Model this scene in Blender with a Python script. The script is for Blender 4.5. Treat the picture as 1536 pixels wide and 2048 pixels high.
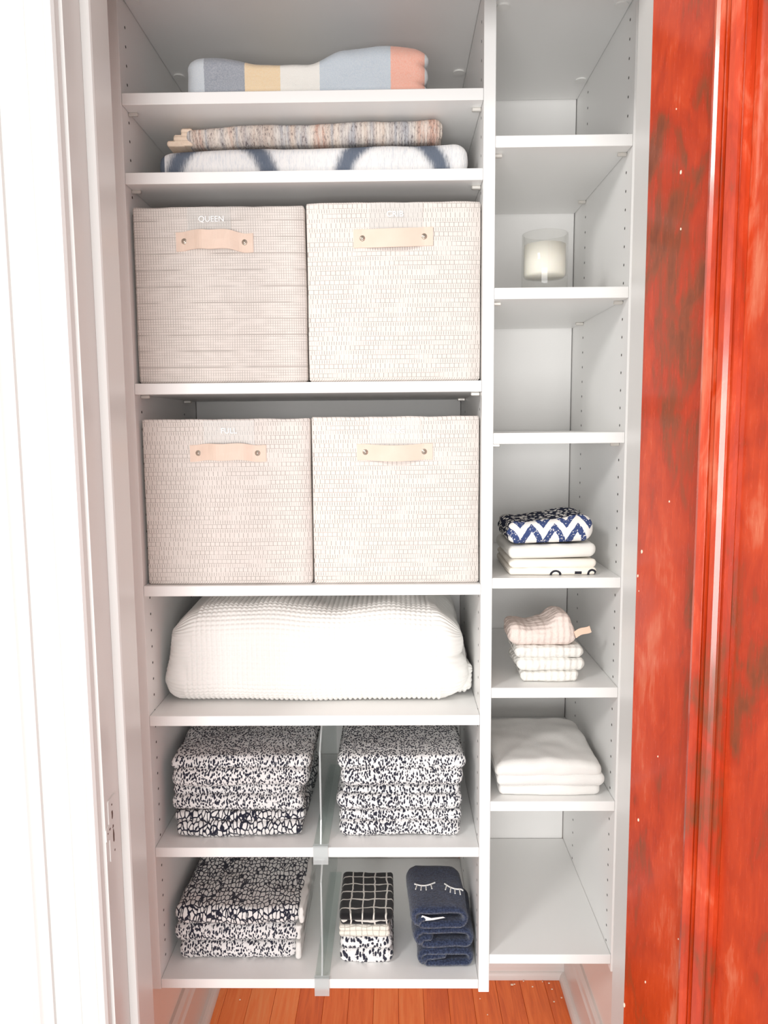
import bpy, bmesh, math, random
from mathutils import Vector, Matrix, noise
sin, cos, pi = math.sin, math.cos, math.pi
for o in list(bpy.data.objects): bpy.data.objects.remove(o)
scene = bpy.context.scene
C = scene.collection
random.seed(7)

# ------------------------------------------------------------------ camera
CAM = Vector((-0.4179, -1.3839, 1.4214)); YAW, PITCH, ROLL, F = -0.0138, -0.1130, -0.0085, 1518.12
fwd = Vector((sin(YAW)*cos(PITCH), cos(YAW)*cos(PITCH), sin(PITCH)))
rgt0 = Vector((cos(YAW), -sin(YAW), 0)); up0 = rgt0.cross(fwd)
rgt = rgt0*cos(ROLL) + up0*sin(ROLL); upv = up0*cos(ROLL) - rgt0*sin(ROLL)
cam = bpy.data.objects.new('camera', bpy.data.cameras.new('camera')); C.objects.link(cam)
m = Matrix((rgt, upv, -fwd)).transposed().to_4x4(); m.translation = CAM; cam.matrix_world = m
cam.data.sensor_fit = 'HORIZONTAL'; cam.data.sensor_width = 36; cam.data.lens = F*36/1536
cam.data.clip_start = 0.02
scene.camera = cam
def ray(x, y): return fwd + rgt*((x-768)/F) - upv*((y-1024)/F)
def atY(x, y, Y): d = ray(x, y); return CAM + d*((Y-CAM.y)/d.y)
def atZ(x, y, Z): d = ray(x, y); return CAM + d*((Z-CAM.z)/d.z)

# ------------------------------------------------------------------ light
w = bpy.data.worlds.new('world'); scene.world = w; w.use_nodes = True
w.node_tree.nodes['Background'].inputs[0].default_value = (0.975, 0.988, 0.995, 1)
w.node_tree.nodes['Background'].inputs[1].default_value = 0.58
def area(name, loc, target, sx, sy, power, col):
    l = bpy.data.lights.new(name, 'AREA'); l.shape = 'RECTANGLE'; l.size = sx; l.size_y = sy; l.energy = power; l.color = col
    o = bpy.data.objects.new(name, l); C.objects.link(o); o.location = loc
    o.rotation_euler = (Vector(target)-Vector(loc)).to_track_quat('-Z', 'Y').to_euler(); return o
area('hall_ceiling_light', (-2.05, -2.15, 2.68), (-0.35, 0.0, 1.2), 0.5, 0.5, 27, (1.0, 0.985, 0.955))
area('hall_window_light', (-0.75, -3.0, 1.05), (-0.45, 0.0, 1.4), 1.6, 1.3, 66, (1.0, 0.99, 0.975))
vs = scene.view_settings
vs.view_transform = 'Standard'; vs.look = 'None'; vs.gamma = 1; vs.use_curve_mapping = False; vs.exposure = 0.09

# ------------------------------------------------------------------ node helpers
def lin(c): return tuple(((v/255)/12.92 if v/255 <= .04045 else ((v/255+.055)/1.055)**2.4) for v in c[:3]) + (1,)
class S:
    """a node socket with arithmetic"""
    def __init__(s, g, k): s.g, s.k = g, k
    def _m(s, op, *a):
        n = s.g.nodes.new('ShaderNodeMath'); n.operation = op
        for i, v in enumerate((s,)+a):
            if isinstance(v, S): s.g.links.new(v.k, n.inputs[i])
            else: n.inputs[i].default_value = v
        return S(s.g, n.outputs[0])
    def __add__(s, o): return s._m('ADD', o)
    def __sub__(s, o): return s._m('SUBTRACT', o)
    def __mul__(s, o): return s._m('MULTIPLY', o)
    def __truediv__(s, o): return s._m('DIVIDE', o)
    def lt(s, o): return s._m('LESS_THAN', o)
    def gt(s, o): return s._m('GREATER_THAN', o)
    def mx(s, o): return s._m('MAXIMUM', o)
    def mn(s, o): return s._m('MINIMUM', o)
    def ab(s): return s._m('ABSOLUTE')
    def fr(s): return s._m('FRACT')
    def fl(s): return s._m('FLOOR')
    def sn(s): return s._m('SINE')
    def pp(s, o): return s._m('PINGPONG', o)
    def step(s, a, b):
        n = s.g.nodes.new('ShaderNodeMapRange'); n.interpolation_type = 'SMOOTHSTEP'
        s.g.links.new(s.k, n.inputs[0]); n.inputs[1].default_value = a; n.inputs[2].default_value = b
        return S(s.g, n.outputs[0])
class G:
    """material graph"""
    def __init__(s, name, rough=.6, spec=.4):
        s.m = bpy.data.materials.new(name); s.m.use_nodes = True
        s.g = s.m.node_tree; s.nodes = s.g.nodes; s.links = s.g.links
        s.b = s.nodes['Principled BSDF']; s.b.inputs['Roughness'].default_value = rough
        s.b.inputs['Specular IOR Level'].default_value = spec
    def tc(s, which='Object'):
        n = s.nodes.new('ShaderNodeTexCoord'); return S(s.g, n.outputs[which])
    def sep(s, v):
        n = s.nodes.new('ShaderNodeSeparateXYZ'); s.links.new(v.k, n.inputs[0]); return [S(s.g, n.outputs[i]) for i in range(3)]
    def com(s, x, y, z):
        n = s.nodes.new('ShaderNodeCombineXYZ')
        for i, v in enumerate((x, y, z)):
            if isinstance(v, S): s.links.new(v.k, n.inputs[i])
            else: n.inputs[i].default_value = v
        return S(s.g, n.outputs[0])
    def mapv(s, v, scale=(1, 1, 1), loc=(0, 0, 0)):
        n = s.nodes.new('ShaderNodeMapping'); s.links.new(v.k, n.inputs[0]); n.inputs['Scale'].default_value = scale; n.inputs['Location'].default_value = loc
        return S(s.g, n.outputs[0])
    def noise(s, v, scale, detail=2, rough=.5, dist=0):
        n = s.nodes.new('ShaderNodeTexNoise'); s.links.new(v.k, n.inputs['Vector'])
        n.inputs['Scale'].default_value = scale; n.inputs['Detail'].default_value = detail; n.inputs['Roughness'].default_value = rough; n.inputs['Distortion'].default_value = dist
        return S(s.g, n.outputs[0])
    def warp(s, v, scale, amt):
        n = s.nodes.new('ShaderNodeTexNoise'); s.links.new(v.k, n.inputs['Vector']); n.inputs['Scale'].default_value = scale
        a = s.nodes.new('ShaderNodeVectorMath'); a.operation = 'MULTIPLY_ADD'
        s.links.new(n.outputs['Color'], a.inputs[0]); a.inputs[1].default_value = (amt,)*3; s.links.new(v.k, a.inputs[2])
        return S(s.g, a.outputs[0])
    def vor(s, v, scale, feature='F1', rand=1.0):
        n = s.nodes.new('ShaderNodeTexVoronoi'); n.feature = feature; s.links.new(v.k, n.inputs['Vector'])
        n.inputs['Scale'].default_value = scale; n.inputs['Randomness'].default_value = rand
        return S(s.g, n.outputs['Distance'])
    def mix(s, f, a, b):
        n = s.nodes.new('ShaderNodeMix'); n.data_type = 'RGBA'
        if isinstance(f, S): s.links.new(f.k, n.inputs[0])
        else: n.inputs[0].default_value = f
        for i, v in ((6, a), (7, b)):
            if isinstance(v, S): s.links.new(v.k, n.inputs[i])
            else: n.inputs[i].default_value = lin(v)
        return S(s.g, n.outputs[2])
    def ramp(s, f, stops, interp='LINEAR'):
        n = s.nodes.new('ShaderNodeValToRGB'); s.links.new(f.k, n.inputs[0]); r = n.color_ramp; r.interpolation = interp
        while len(r.elements) < len(stops): r.elements.new(.5)
        for e, (p, c) in zip(r.elements, stops): e.position = p
        for e, (p, c) in zip(r.elements, stops): e.color = lin(c)
        return S(s.g, n.outputs[0])
    def col(s, c):
        if isinstance(c, S): s.links.new(c.k, s.b.inputs['Base Color'])
        else: s.b.inputs['Base Color'].default_value = lin(c)
        return s
    def rgh(s, v): s.links.new(v.k, s.b.inputs['Roughness']); return s
    def bump(s, h, strength=.3, dist=.001):
        n = s.nodes.new('ShaderNodeBump'); n.inputs['Strength'].default_value = strength; n.inputs['Distance'].default_value = dist
        s.links.new(h.k, n.inputs['Height']); s.links.new(n.outputs[0], s.b.inputs['Normal']); return s
    def sheen(s, v=.3):
        s.b.inputs['Sheen Weight'].default_value = v; return s
M = {}
def simple(key, c, rough=.5, spec=.4, metal=0):
    g = G(key, rough, spec).col(c); g.b.inputs['Metallic'].default_value = metal; M[key] = g.m; return g
g = simple('melamine', (250, 249, 247), .38, .4); v = g.tc(); g.bump(g.noise(v, 900, 2), .05, .0003)
g = simple('panel_back', (247, 246, 244), .42, .4)
g = simple('wall_paint', (244, 238, 233), .6, .3); v = g.tc(); g.bump(g.noise(v, 120, 3), .12, .001)
g = simple('trim_paint', (225, 224, 221), .3, .45); v = g.tc(); g.bump(g.noise(g.mapv(v, (1, 1, .12)), 60, 3), .1, .001)
simple('dark_hole', (70, 66, 62), .8); simple('steel', (222, 218, 212), .35, .5, .6); simple('white_plastic', (248, 247, 244), .35)
simple('lettering', (255, 255, 255), .4); simple('thread_white', (246, 244, 240), .8)
simple('rivet', (198, 186, 172), .3, .5, .8); simple('wick', (235, 228, 215), .9); simple('brass_dark', (96, 64, 50), .5, .5, .4)

def clear(key, tint, gloss, body, rough=.03):
    # thin clear material: straight-through light, fresnel gloss and a trace of milky body
    m_ = bpy.data.materials.new(key); m_.use_nodes = True; g_ = m_.node_tree; N_ = g_.nodes; N_.clear(); lk = g_.links.new
    out = N_.new('ShaderNodeOutputMaterial'); tr = N_.new('ShaderNodeBsdfTransparent'); tr.inputs[0].default_value = lin(tint)
    gl = N_.new('ShaderNodeBsdfGlossy'); gl.inputs['Roughness'].default_value = rough; df = N_.new('ShaderNodeBsdfDiffuse'); df.inputs[0].default_value = lin((240, 243, 243))
    lw = N_.new('ShaderNodeLayerWeight'); pw = N_.new('ShaderNodeMath'); pw.operation = 'POWER'; lk(lw.outputs['Facing'], pw.inputs[0]); pw.inputs[1].default_value = 3.5; ml = N_.new('ShaderNodeMath'); ml.operation = 'MULTIPLY_ADD'; lk(pw.outputs[0], ml.inputs[0]); ml.inputs[1].default_value = gloss; ml.inputs[2].default_value = .035
    a = N_.new('ShaderNodeMixShader'); a.inputs[0].default_value = body; lk(tr.outputs[0], a.inputs[1]); lk(df.outputs[0], a.inputs[2])
    b = N_.new('ShaderNodeMixShader'); lk(ml.outputs[0], b.inputs[0]); lk(a.outputs[0], b.inputs[1]); lk(gl.outputs[0], b.inputs[2]); lk(b.outputs[0], out.inputs[0]); M[key] = m_
clear('acrylic', (250, 253, 252), .35, .05); clear('acrylic_clip', (236, 240, 240), .4, .4); clear('glass', (252, 252, 251), .45, .015)
g = G('clear_vinyl', .22, .5).col((236, 238, 236)); g.b.inputs['Alpha'].default_value = .16; M['vinyl'] = g.m
g = G('wax', .5, .4).col((250, 245, 235)); g.b.inputs['Subsurface Weight'].default_value = .25; g.b.inputs['Subsurface Radius'].default_value = (.01, .008, .005); M['wax'] = g.m

# floor wood: one stain, each plank its own tone
def wood(key, tones, rough, tone_random=True, grain=(26, 26, 1.6)):
    g = G(key, rough, .5); v = g.tc()
    oi = g.nodes.new('ShaderNodeObjectInfo'); rnd = S(g.g, oi.outputs['Random'])
    x, y, z = g.sep(v); vv = g.com(x + rnd*7.3, y + rnd*3.1, z)
    n = g.noise(g.mapv(vv, grain), 3, 6, .62, .6)
    c = g.ramp((n*0.75 + rnd*0.34) if tone_random else n, tones)
    g.col(c); g.bump(g.noise(g.mapv(vv, tuple(k*4 for k in grain)), 3, 3), .12, .0006); M[key] = g.m; return g
wood('floor_wood', [(.25, (214, 96, 34)), (.48, (242, 124, 52)), (.62, (250, 142, 70)), (.8, (252, 164, 98))], .3, True, (30, 1.8, 10))
# stained door: blotchy red over brown, with glossy varnish
g = G('stained_door', .28, .6); v = g.tc()
big = g.noise(g.warp(g.mapv(v, (3.2, 3.2, 1.3)), 2.2, .35), 2.2, 5, .6, .5)
fig = g.noise(g.warp(g.mapv(v, (6, 6, 2.2)), 3.0, .6), 3, 5, .55, 1.2)
fine = g.noise(g.mapv(v, (150, 150, 14)), 2, 4, .6)
f = big*.68 + fig*.26 + fine*.12
c = g.ramp(f*2.0 - .53, [(.16, (96, 44, 22)), (.33, (138, 64, 34)), (.45, (178, 52, 18)), (.62, (200, 66, 26)), (.80, (216, 118, 86))])
g.col(c); g.rgh(fine*.12 + .2); g.bump(fine, .12, .0008)
g.b.inputs['Coat Weight'].default_value = .5; g.b.inputs['Coat Roughness'].default_value = .1
M['door_wood'] = g.m

# woven bin cloth, u runs round the bin, v is height
def weave(key, fine):
    g = G(key, .8, .2); v = g.tc(); x, y, z = g.sep(v); u = x + y
    wv = g.noise(g.com(u*3, z*9, 0), 2, 2)*.0022; z2 = z + wv
    if fine: ph, pw = .0046, .0044
    else: ph, pw = .0082, .0084
    row = (z2/ph).fl(); zf = (z2/ph).fr()
    par = (row*.5).fr().gt(.25)                             # alternate rows
    rnd = g.noise(g.com(u*38, row*7.7, 3.1), 1, 0); rn2 = g.noise(g.com(u*14, row*3.3, 9.0), 1, 0)
    if fine:
        vl = ((u/pw).fr() - .5).ab().gt(.37)*(rnd.step(.25, .6)*.6 + .3)
        hl = (zf - .5).ab().gt(.37)*(rn2.step(.3, .6)*.5 + .2)
        r6 = (z/.0285).fr(); lines = vl.mx(hl).mx(((r6 - .5).ab()).gt(.468)*(rn2.step(.3, .55)))
    else:
        va = ((u/(pw*.52)).fr() - .5).ab().gt(.38)*(zf - .5).ab().lt(.38)*(rnd.step(.28, .5)*.6 + .4)
        vb = ((u/pw + row*.37).fr() - .5).ab().gt(.435)*(rnd.step(.3, .5)*.5 + .5)
        hb = (zf - .5).ab().gt(.42)*(rn2.step(.35, .6))
        lines = (va*(par*-1 + 1)).mx(vb.mx(hb)*par)
    tint = g.noise(g.com(u*30, z*30, 1.0), 2, 2)
    base = g.mix(tint, (234, 227, 221), (224, 216, 210))
    g.col(g.mix(lines*(.62 if not fine else .5), base, (128, 116, 108)))
    g.bump((lines*-1) + g.noise(g.com(u*400, z*400, 0), 1, 2)*.4, .5, .0012); M[key] = g.m
weave('weave_basket', False); weave('weave_fine', True)
g = simple('leather', (234, 212, 196), .55, .3); v = g.tc(); g.col(g.mix(g.noise(v, 30, 4), (236, 214, 198), (226, 200, 182))); g.bump(g.noise(v, 500, 3), .1, .0005)

# textiles
def terry(g, v, k=.5, sc=700): g.bump(g.noise(v, sc, 3, .7), k, .002); g.sheen(.25)
def striped_mat(stops):
    g = G('striped_terry', .9, .1); v = g.tc(); x, y, z = g.sep(v)
    x2 = x + g.noise(v, 300, 1)*.0012
    # stops: list of (object x, colour) -> constant ramp over [-.3,.3]
    c = g.ramp((x2 + .3)/.6, [((a+.3)/.6, b) for a, b in stops], 'CONSTANT')
    c = g.mix(g.noise(v, 500, 3)*.5, c, (252, 250, 246)); g.col(c); terry(g, v, .45, 500); return g.m
def leopard(key, inv, seed=0, scale=95):
    g = G(key, .95, .1); v = g.tc()
    v2 = g.warp(g.mapv(v, (1.15, .62, .6), (seed*.37, seed*.21, seed*.13)), 40, .012)
    nz = g.noise(v, 330, 2, .7)
    big = g.noise(v, 9, 2)
    if inv:
        d = g.vor(v2, scale, 'DISTANCE_TO_EDGE', .75); f = (d + nz*.16 + big*.05).step(.175, .255)
        c = g.mix(f, (38, 40, 54), (238, 236, 234))
    else:
        d = g.vor(v2, scale*1.12, 'F1', .9); f = (d + nz*.62 + big*.2).step(.83, .93)
        c = g.mix(f, (48, 49, 62), (240, 238, 237))
    g.col(c); g.bump(nz + f*.2, .6, .003); g.sheen(.2); M[key] = g.m
for i, iv in enumerate((0, 0, 1, 0, 0, 0, 1, 0, 0, 0)): leopard('leopard_%d' % i, iv, i*1.7 + .3, (112 if iv else 215) if i < 9 else 130)
g = G('plush_white', .95, .1).col((237, 234, 230)); v = g.tc(); terry(g, v, .35, 500); M['plush_white'] = g.m
g = G('waffle_white', .92, .1).col((242, 240, 236)); v = g.tc(); g.bump(g.noise(v, 900, 2), .2, .001); g.sheen(.15); M['waffle'] = g.m
g = G('linen_white', .92, .1).col((238, 235, 229)); v = g.tc(); g.bump(g.noise(v, 1200, 2), .2, .001); M['linen_white'] = g.m
def muslin(key, c):
    g = G(key, .95, .1); v = g.tc(); x, y, z = g.sep(v)
    w1 = ((x + g.noise(v, 60, 2)*.006)*520).sn(); w2 = ((y + z + g.noise(v, 40, 2)*.006)*420).sn()
    g.col(g.mix(g.noise(v, 50, 3)*.5, c, tuple(int(k*.93) for k in c))); g.bump(w1 + w2*.6 + g.noise(v, 140, 3)*3, .5, .0016); M[key] = g.m
muslin('muslin_pink', (240, 223, 214)); muslin('muslin_white', (240, 237, 231)); muslin('muslin_cream', (242, 239, 233))
# navy zigzag tea towel
g = G('chevron_cloth', .92, .1); v = g.tc(); x, y, z = g.sep(g.warp(v, 160, .003))
t = (x + .013).pp(.0215)*1.5
q = z + (y + .11)*.55
k = (q - t + .0625)/.038; band = (k.fr()).lt(.46)
kk = band*(g.noise(v, 320, 2).gt(.36))
dots = g.vor(g.mapv(v, (1, .7, 1)), 120, 'F1').lt(.42)
back = (y.gt(-.062))
front = g.mix(kk, (247, 243, 238), (66, 80, 124))
bk = g.mix(dots, (40, 44, 62), (240, 236, 230))
edge = (x + .083).lt(0)
c = g.mix(back.mx(edge), front, bk); g.col(c); g.bump(g.noise(v, 900, 2), .25, .001); M['chevron'] = g.m
# cream cloth with small black printed shapes along the fold
g = G('printed_cloth', .92, .1); v = g.tc(); x, y, z = g.sep(v)
d1 = ((x - .005)*(x - .005) + (z - .001)*(z - .001)*1.6)._m('SQRT'); d2 = ((x - .073)*(x - .073) + (z - .003)*(z - .003)*1.2)._m('SQRT')
sh = (d1.lt(.011)*d1.gt(.0065)).mx(d2.lt(.009)*d2.gt(.0048)).mx(((x - .047).ab().lt(.0065))*((z - .0045).ab().lt(.0028)))
g.col(g.mix(sh*(y.lt(-.05)), (248, 241, 230), (52, 52, 60))); g.bump(g.noise(v, 900, 2), .2, .001); M['printed'] = g.m
# black cloth with white window-pane lines
g = G('grid_cloth', .95, .1); v = g.tc(); x, y, z = g.sep(g.warp(v, 25, .012))
a = ((x/.0245).fr() - .5).ab().gt(.44); b = (((y - z*.9)/.026).fr() - .5).ab().gt(.43)
g.col(g.mix(a.mx(b), (34, 33, 35), (228, 224, 216))); terry(g, v, .6, 600); M['grid'] = g.m
g = G('cream_check', .95, .1); v = g.tc(); x, y, z = g.sep(g.warp(v, 40, .01))
a = ((x/.012).fr() - .5).ab().gt(.44); b = ((z/.009).fr() - .5).ab().gt(.43)
g.col(g.mix(a.mx(b)*.5, (244, 238, 226), (120, 112, 102))); terry(g, v, .6, 600); M['cream_check'] = g.m
g = G('navy_terry', .95, .1); v = g.tc(); n = g.noise(v, 260, 4, .7)
g.col(g.mix(n.step(.35, .7), (28, 36, 60), (68, 80, 110))); g.bump(n, .8, .004); g.sheen(.4); M['navy'] = g.m
# rag-woven runner and blue dyed throw
g = G('rag_weave', .95, .1); v = g.tc(); x, y, z = g.sep(v)
sl = g.noise(g.com(x*60, z*8, y*3), 2, 3, .6); bd = g.noise(g.com(x*11, 0.0, 4.0), 1.6, 2)
c1 = g.ramp(bd, [(.3, (206, 160, 142)), (.42, (226, 212, 200)), (.5, (186, 186, 190)), (.58, (222, 204, 190)), (.68, (190, 142, 132))])
dk = g.noise(g.com(x*520, z*130, y*130), 1, 3, .7)
c2 = g.mix(dk.step(.5, .64)*.75, c1, (96, 84, 88)); c3 = g.mix(sl.step(.45, .65)*.6, c2, (246, 238, 228))
g.col(c3); g.bump((x*1100).sn()*.5 + dk, .7, .003); M['rag'] = g.m
g = G('tan_hem', .95, .1); v = g.tc(); x, y, z = g.sep(v); g.col(g.mix(g.noise(v, 200, 2), (248, 230, 210), (234, 208, 184))); g.bump((z*900).sn(), .5, .002); M['tan_hem'] = g.m
g = G('dyed_throw', .95, .1); v = g.tc(); x, y, z = g.sep(v)
fz = g.noise(g.com(x*500, z*60, y*30), 1, 3, .7)
zz = (z + .0)*1.0; soft = g.noise(v, 45, 3)*.03
def arc(cx, cz, rx, rz):
    dx = (x - cx)/rx; dz = (zz - cz)/rz; return ((dx*dx + dz*dz)._m('SQRT') - 1).ab()
A = arc(-.165, -.004, .088, .078).mn(arc(.145, -.004, .09, .080))
blu = (A + fz*.30 + soft*3).step(.47, .27)
edge = x.lt(-.268)
c = g.mix(fz.step(.45, .7)*.5, (236, 234, 233), (186, 194, 206)); c = g.mix(blu.mx(edge)*.86, c, (44, 66, 92))
g.col(c); g.bump(fz, .6, .002); M['dyed'] = g.m
g = simple('navy_edge', (60, 82, 112), .95, .1)
g = simple('tag_pink', (240, 205, 182), .8); simple('tag_print', (216, 150, 130), .8); simple('tag_white', (244, 242, 240), .6)
simple('debris', (246, 232, 208), .8)

# ------------------------------------------------------------------ mesh helpers
def link(name, me, mat, parent=None, loc=(0, 0, 0), smooth=False):
    o = bpy.data.objects.new(name, me); C.objects.link(o)
    if mat is not None and not me.materials: me.materials.append(M[mat] if isinstance(mat, str) else mat)
    o.location = loc
    if parent is not None: o.parent = parent
    if smooth:
        for p in me.polygons: p.use_smooth = True
    return o
def fin(bm, name):
    bmesh.ops.recalc_face_normals(bm, faces=bm.faces); me = bpy.data.meshes.new(name); bm.to_mesh(me); bm.free(); return me
def tag(o, label=None, cat=None, group=None, kind=None):
    if label: o['label'] = label
    if cat: o['category'] = cat
    if group: o['group'] = group
    if kind: o['kind'] = kind
    return o
def empty(name, loc=(0, 0, 0), rz=0):
    o = bpy.data.objects.new(name, None); C.objects.link(o); o.location = loc; o.rotation_euler = (0, 0, rz); o.empty_display_size = .05; return o
def bx(bm, x0, x1, y0, y1, z0, z1, bev=0):
    r = bmesh.ops.create_cube(bm, size=1); vs = r['verts']
    for v in vs: v.co = Vector(((x0+x1)/2 + v.co.x*(x1-x0), (y0+y1)/2 + v.co.y*(y1-y0), (z0+z1)/2 + v.co.z*(z1-z0)))
    if bev:
        es = list({e for v in vs for e in v.link_edges})
        bmesh.ops.bevel(bm, geom=es, offset=bev, segments=1, affect='EDGES')
def box(name, x0, x1, y0, y1, z0, z1, mat, parent=None, bev=0, loc=None):
    """box; origin at its centre-bottom so that object coordinates stay local"""
    bm = bmesh.new(); c = ((x0+x1)/2, (y0+y1)/2, z0) if loc is None else loc
    bx(bm, x0-c[0], x1-c[0], y0-c[1], y1-c[1], z0-c[2], z1-c[2], bev); return link(name, fin(bm, name), mat, parent, c)
def cyl(bm, p, axis, r, h, n=16, r2=None):
    q = Vector(axis).normalized().to_track_quat('Z', 'Y').to_matrix().to_4x4(); q.translation = Vector(p) + Vector(axis).normalized()*h/2
    bmesh.ops.create_cone(bm, cap_ends=True, segments=n, radius1=r, radius2=r if r2 is None else r2, depth=h, matrix=q)
def prism(bm, pts, axis, a, b):
    """extrude a closed 2D outline along axis ('x','y','z') between a and b"""
    def P(p, t): return {'x': (t, p[0], p[1]), 'y': (p[0], t, p[1]), 'z': (p[0], p[1], t)}[axis]
    A = [bm.verts.new(P(p, a)) for p in pts]; B = [bm.verts.new(P(p, b)) for p in pts]; n = len(pts)
    for i in range(n): bm.faces.new((A[i], A[(i+1) % n], B[(i+1) % n], B[i]))
    bm.faces.new(A[::-1]); bm.faces.new(B)
def lathe(prof, n=48):
    bm = bmesh.new(); rings = []
    for r, z in prof:
        rings.append([bm.verts.new((r*cos(2*pi*i/n), r*sin(2*pi*i/n), z)) for i in range(n)] if r > 1e-6 else [bm.verts.new((0, 0, z))])
    for a, b in zip(rings, rings[1:]):
        for i in range(n):
            j = (i+1) % n
            f = [a[i % len(a)], a[j % len(a)], b[j % len(b)], b[i % len(b)]]; f = list(dict.fromkeys(f))
            if len(f) > 2: bm.faces.new(f)
    return bm
def tube(bm, pts, r, n=6):
    pts = [Vector(p) for p in pts]; prev = None
    for i, p in enumerate(pts):
        t = (pts[min(i+1, len(pts)-1)] - pts[max(i-1, 0)]).normalized(); q = t.to_track_quat('Z', 'Y')
        ring = [bm.verts.new(p + q @ Vector((r*cos(2*pi*k/n), r*sin(2*pi*k/n), 0))) for k in range(n)]
        if prev:
            for k in range(n): bm.faces.new((prev[k], prev[(k+1) % n], ring[(k+1) % n], ring[k]))
        else: bm.faces.new(ring[::-1])
        prev = ring
    bm.faces.new(prev)
def interp(pts, t):
    if t <= pts[0][0]: return pts[0][1]
    for (a, b), (c, d) in zip(pts, pts[1:]):
        if t <= c:
            s = (t-a)/(c-a); s = s*s*(3-2*s); return b + (d-b)*s
    return pts[-1][1]
def slab(bm, w, d, h, z0=0, r=None, nx=40, ny=26, nz=8, top=None, amp=.003, sc=14, seed=0., endl=None, endr=None, off=(0, 0), taper=0, taperl=None, cap=True, disp=None, flat=.0015, sag=None, uvl=None):
    """a soft folded cloth block: rounded box (fillet r) whose profile runs round y/z, swept along x, then deformed.
    top(t,s): height factor over width t and depth s (-1..1); endl/endr: (count, depth) scalloped fold ends; disp(u,v): fine relief along the normal"""
    r = min(r if r is not None else h*.48, h*.49, d*.45, w*.45)
    prof = []                                                           # closed y,z outline, with outline normal
    def corner(cy, cz, a0): 
        for i in range(nz+1):
            a = a0 + (pi/2)*i/nz; prof.append((cy, cz, cos(a), sin(a)))
    Y, Z = d/2 - r, h/2 - r
    corner(Y, Z, 0)
    for i in range(1, ny): prof.append((Y - 2*Y*i/ny, Z, 0, 1))
    corner(-Y, Z, pi/2)
    k = max(2, int(nz*Z/r)) if Z > .002 else 1
    for i in range(1, k): prof.append((-Y, Z - 2*Z*i/k, -1, 0))
    corner(-Y, -Z, pi)
    for i in range(1, ny): prof.append((-Y + 2*Y*i/ny, -Z, 0, -1))
    corner(Y, -Z, 3*pi/2)
    for i in range(1, k): prof.append((Y, -Z + 2*Z*i/k, 1, 0))
    n = len(prof); xs = []
    ne = 7
    for i in range(ne): a = (pi/2)*i/ne; xs.append((-w/2 + r*(1-cos(a)) if False else -w/2 + r - r*cos(a), sin(a)))
    for i in range(nx+1): xs.append((-w/2 + r + (w-2*r)*i/nx, 1.0))
    for i in range(ne-1, -1, -1): a = (pi/2)*i/ne; xs.append((w/2 - r + r*cos(a), sin(a)))
    arc = [0.0]
    for i in range(1, n):
        p, q = prof[i-1], prof[i]; arc.append(arc[-1] + math.hypot(p[0]+r*p[2]-q[0]-r*q[2], p[1]+r*p[3]-q[1]-r*q[3]))
    rings = []
    for x, s in xs:
        ring = []
        for j, (cy, cz, ny_, nz_) in enumerate(prof):
            y = cy + r*ny_*s; z = cz + r*nz_*s + h/2
            nrm = Vector((0 if s >= 1 else math.copysign(math.sqrt(max(0, 1-s*s)), x), ny_*s, nz_*s)); nrm.normalize()
            px, t, sd, zr = x, 2*x/w, 2*y/d, z/h
            if taper: px *= 1 - (taper if px > 0 or taperl is None else taperl)*(zr)
            if endl and t < -.75: px += (1 - (abs(sin(pi*endl[0]*zr)))**.6)*endl[1]*min(1, (-t-.75)*5)
            if endr and t > .75: px -= (1 - (abs(sin(pi*endr[0]*zr)))**.6)*endr[1]*min(1, (t-.75)*5)
            hz = z
            if top: hz = z*(1 + (top(t, sd)-1)*min(1, zr*1.0))
            P = Vector((px, y, hz))
            q = Vector((px*sc + seed*5.1, y*sc + seed, hz*sc*1.4 + seed*2.3))
            a2 = amp*(.35 + .65*min(1, zr*2.2))
            P += nrm*(noise.noise(q)*a2 + noise.noise(q*2.7)*a2*.45)
            if disp: P += nrm*disp(px, arc[j])*min(1, s*1.5+.2)
            if P.z < 0: P.z = 0 
            if P.z < flat and nz_ < -.5: P.z = max(0, P.z*.5)
            if cap and not top: P.z = min(P.z, h)
            if sag: P.z += sag(t, sd)
            ring.append(bm.verts.new((P.x + off[0], P.y + off[1], P.z + z0)))
        rings.append(ring)
    for a, b in zip(rings, rings[1:]):
        for j in range(n): bm.faces.new((a[j], a[(j+1) % n], b[(j+1) % n], b[j]))
    bm.faces.new(rings[0]); bm.faces.new(rings[-1][::-1])
def cloth(name, mat, loc, layers, label, cat, group=None, rz=0):
    """a folded textile of several soft layers in one mesh"""
    bm = bmesh.new()
    for L in layers: slab(bm, **L)
    o = link(name, fin(bm, name), mat, None, loc, True); o.rotation_euler = (0, 0, rz)
    return tag(o, label, cat, group)
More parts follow.
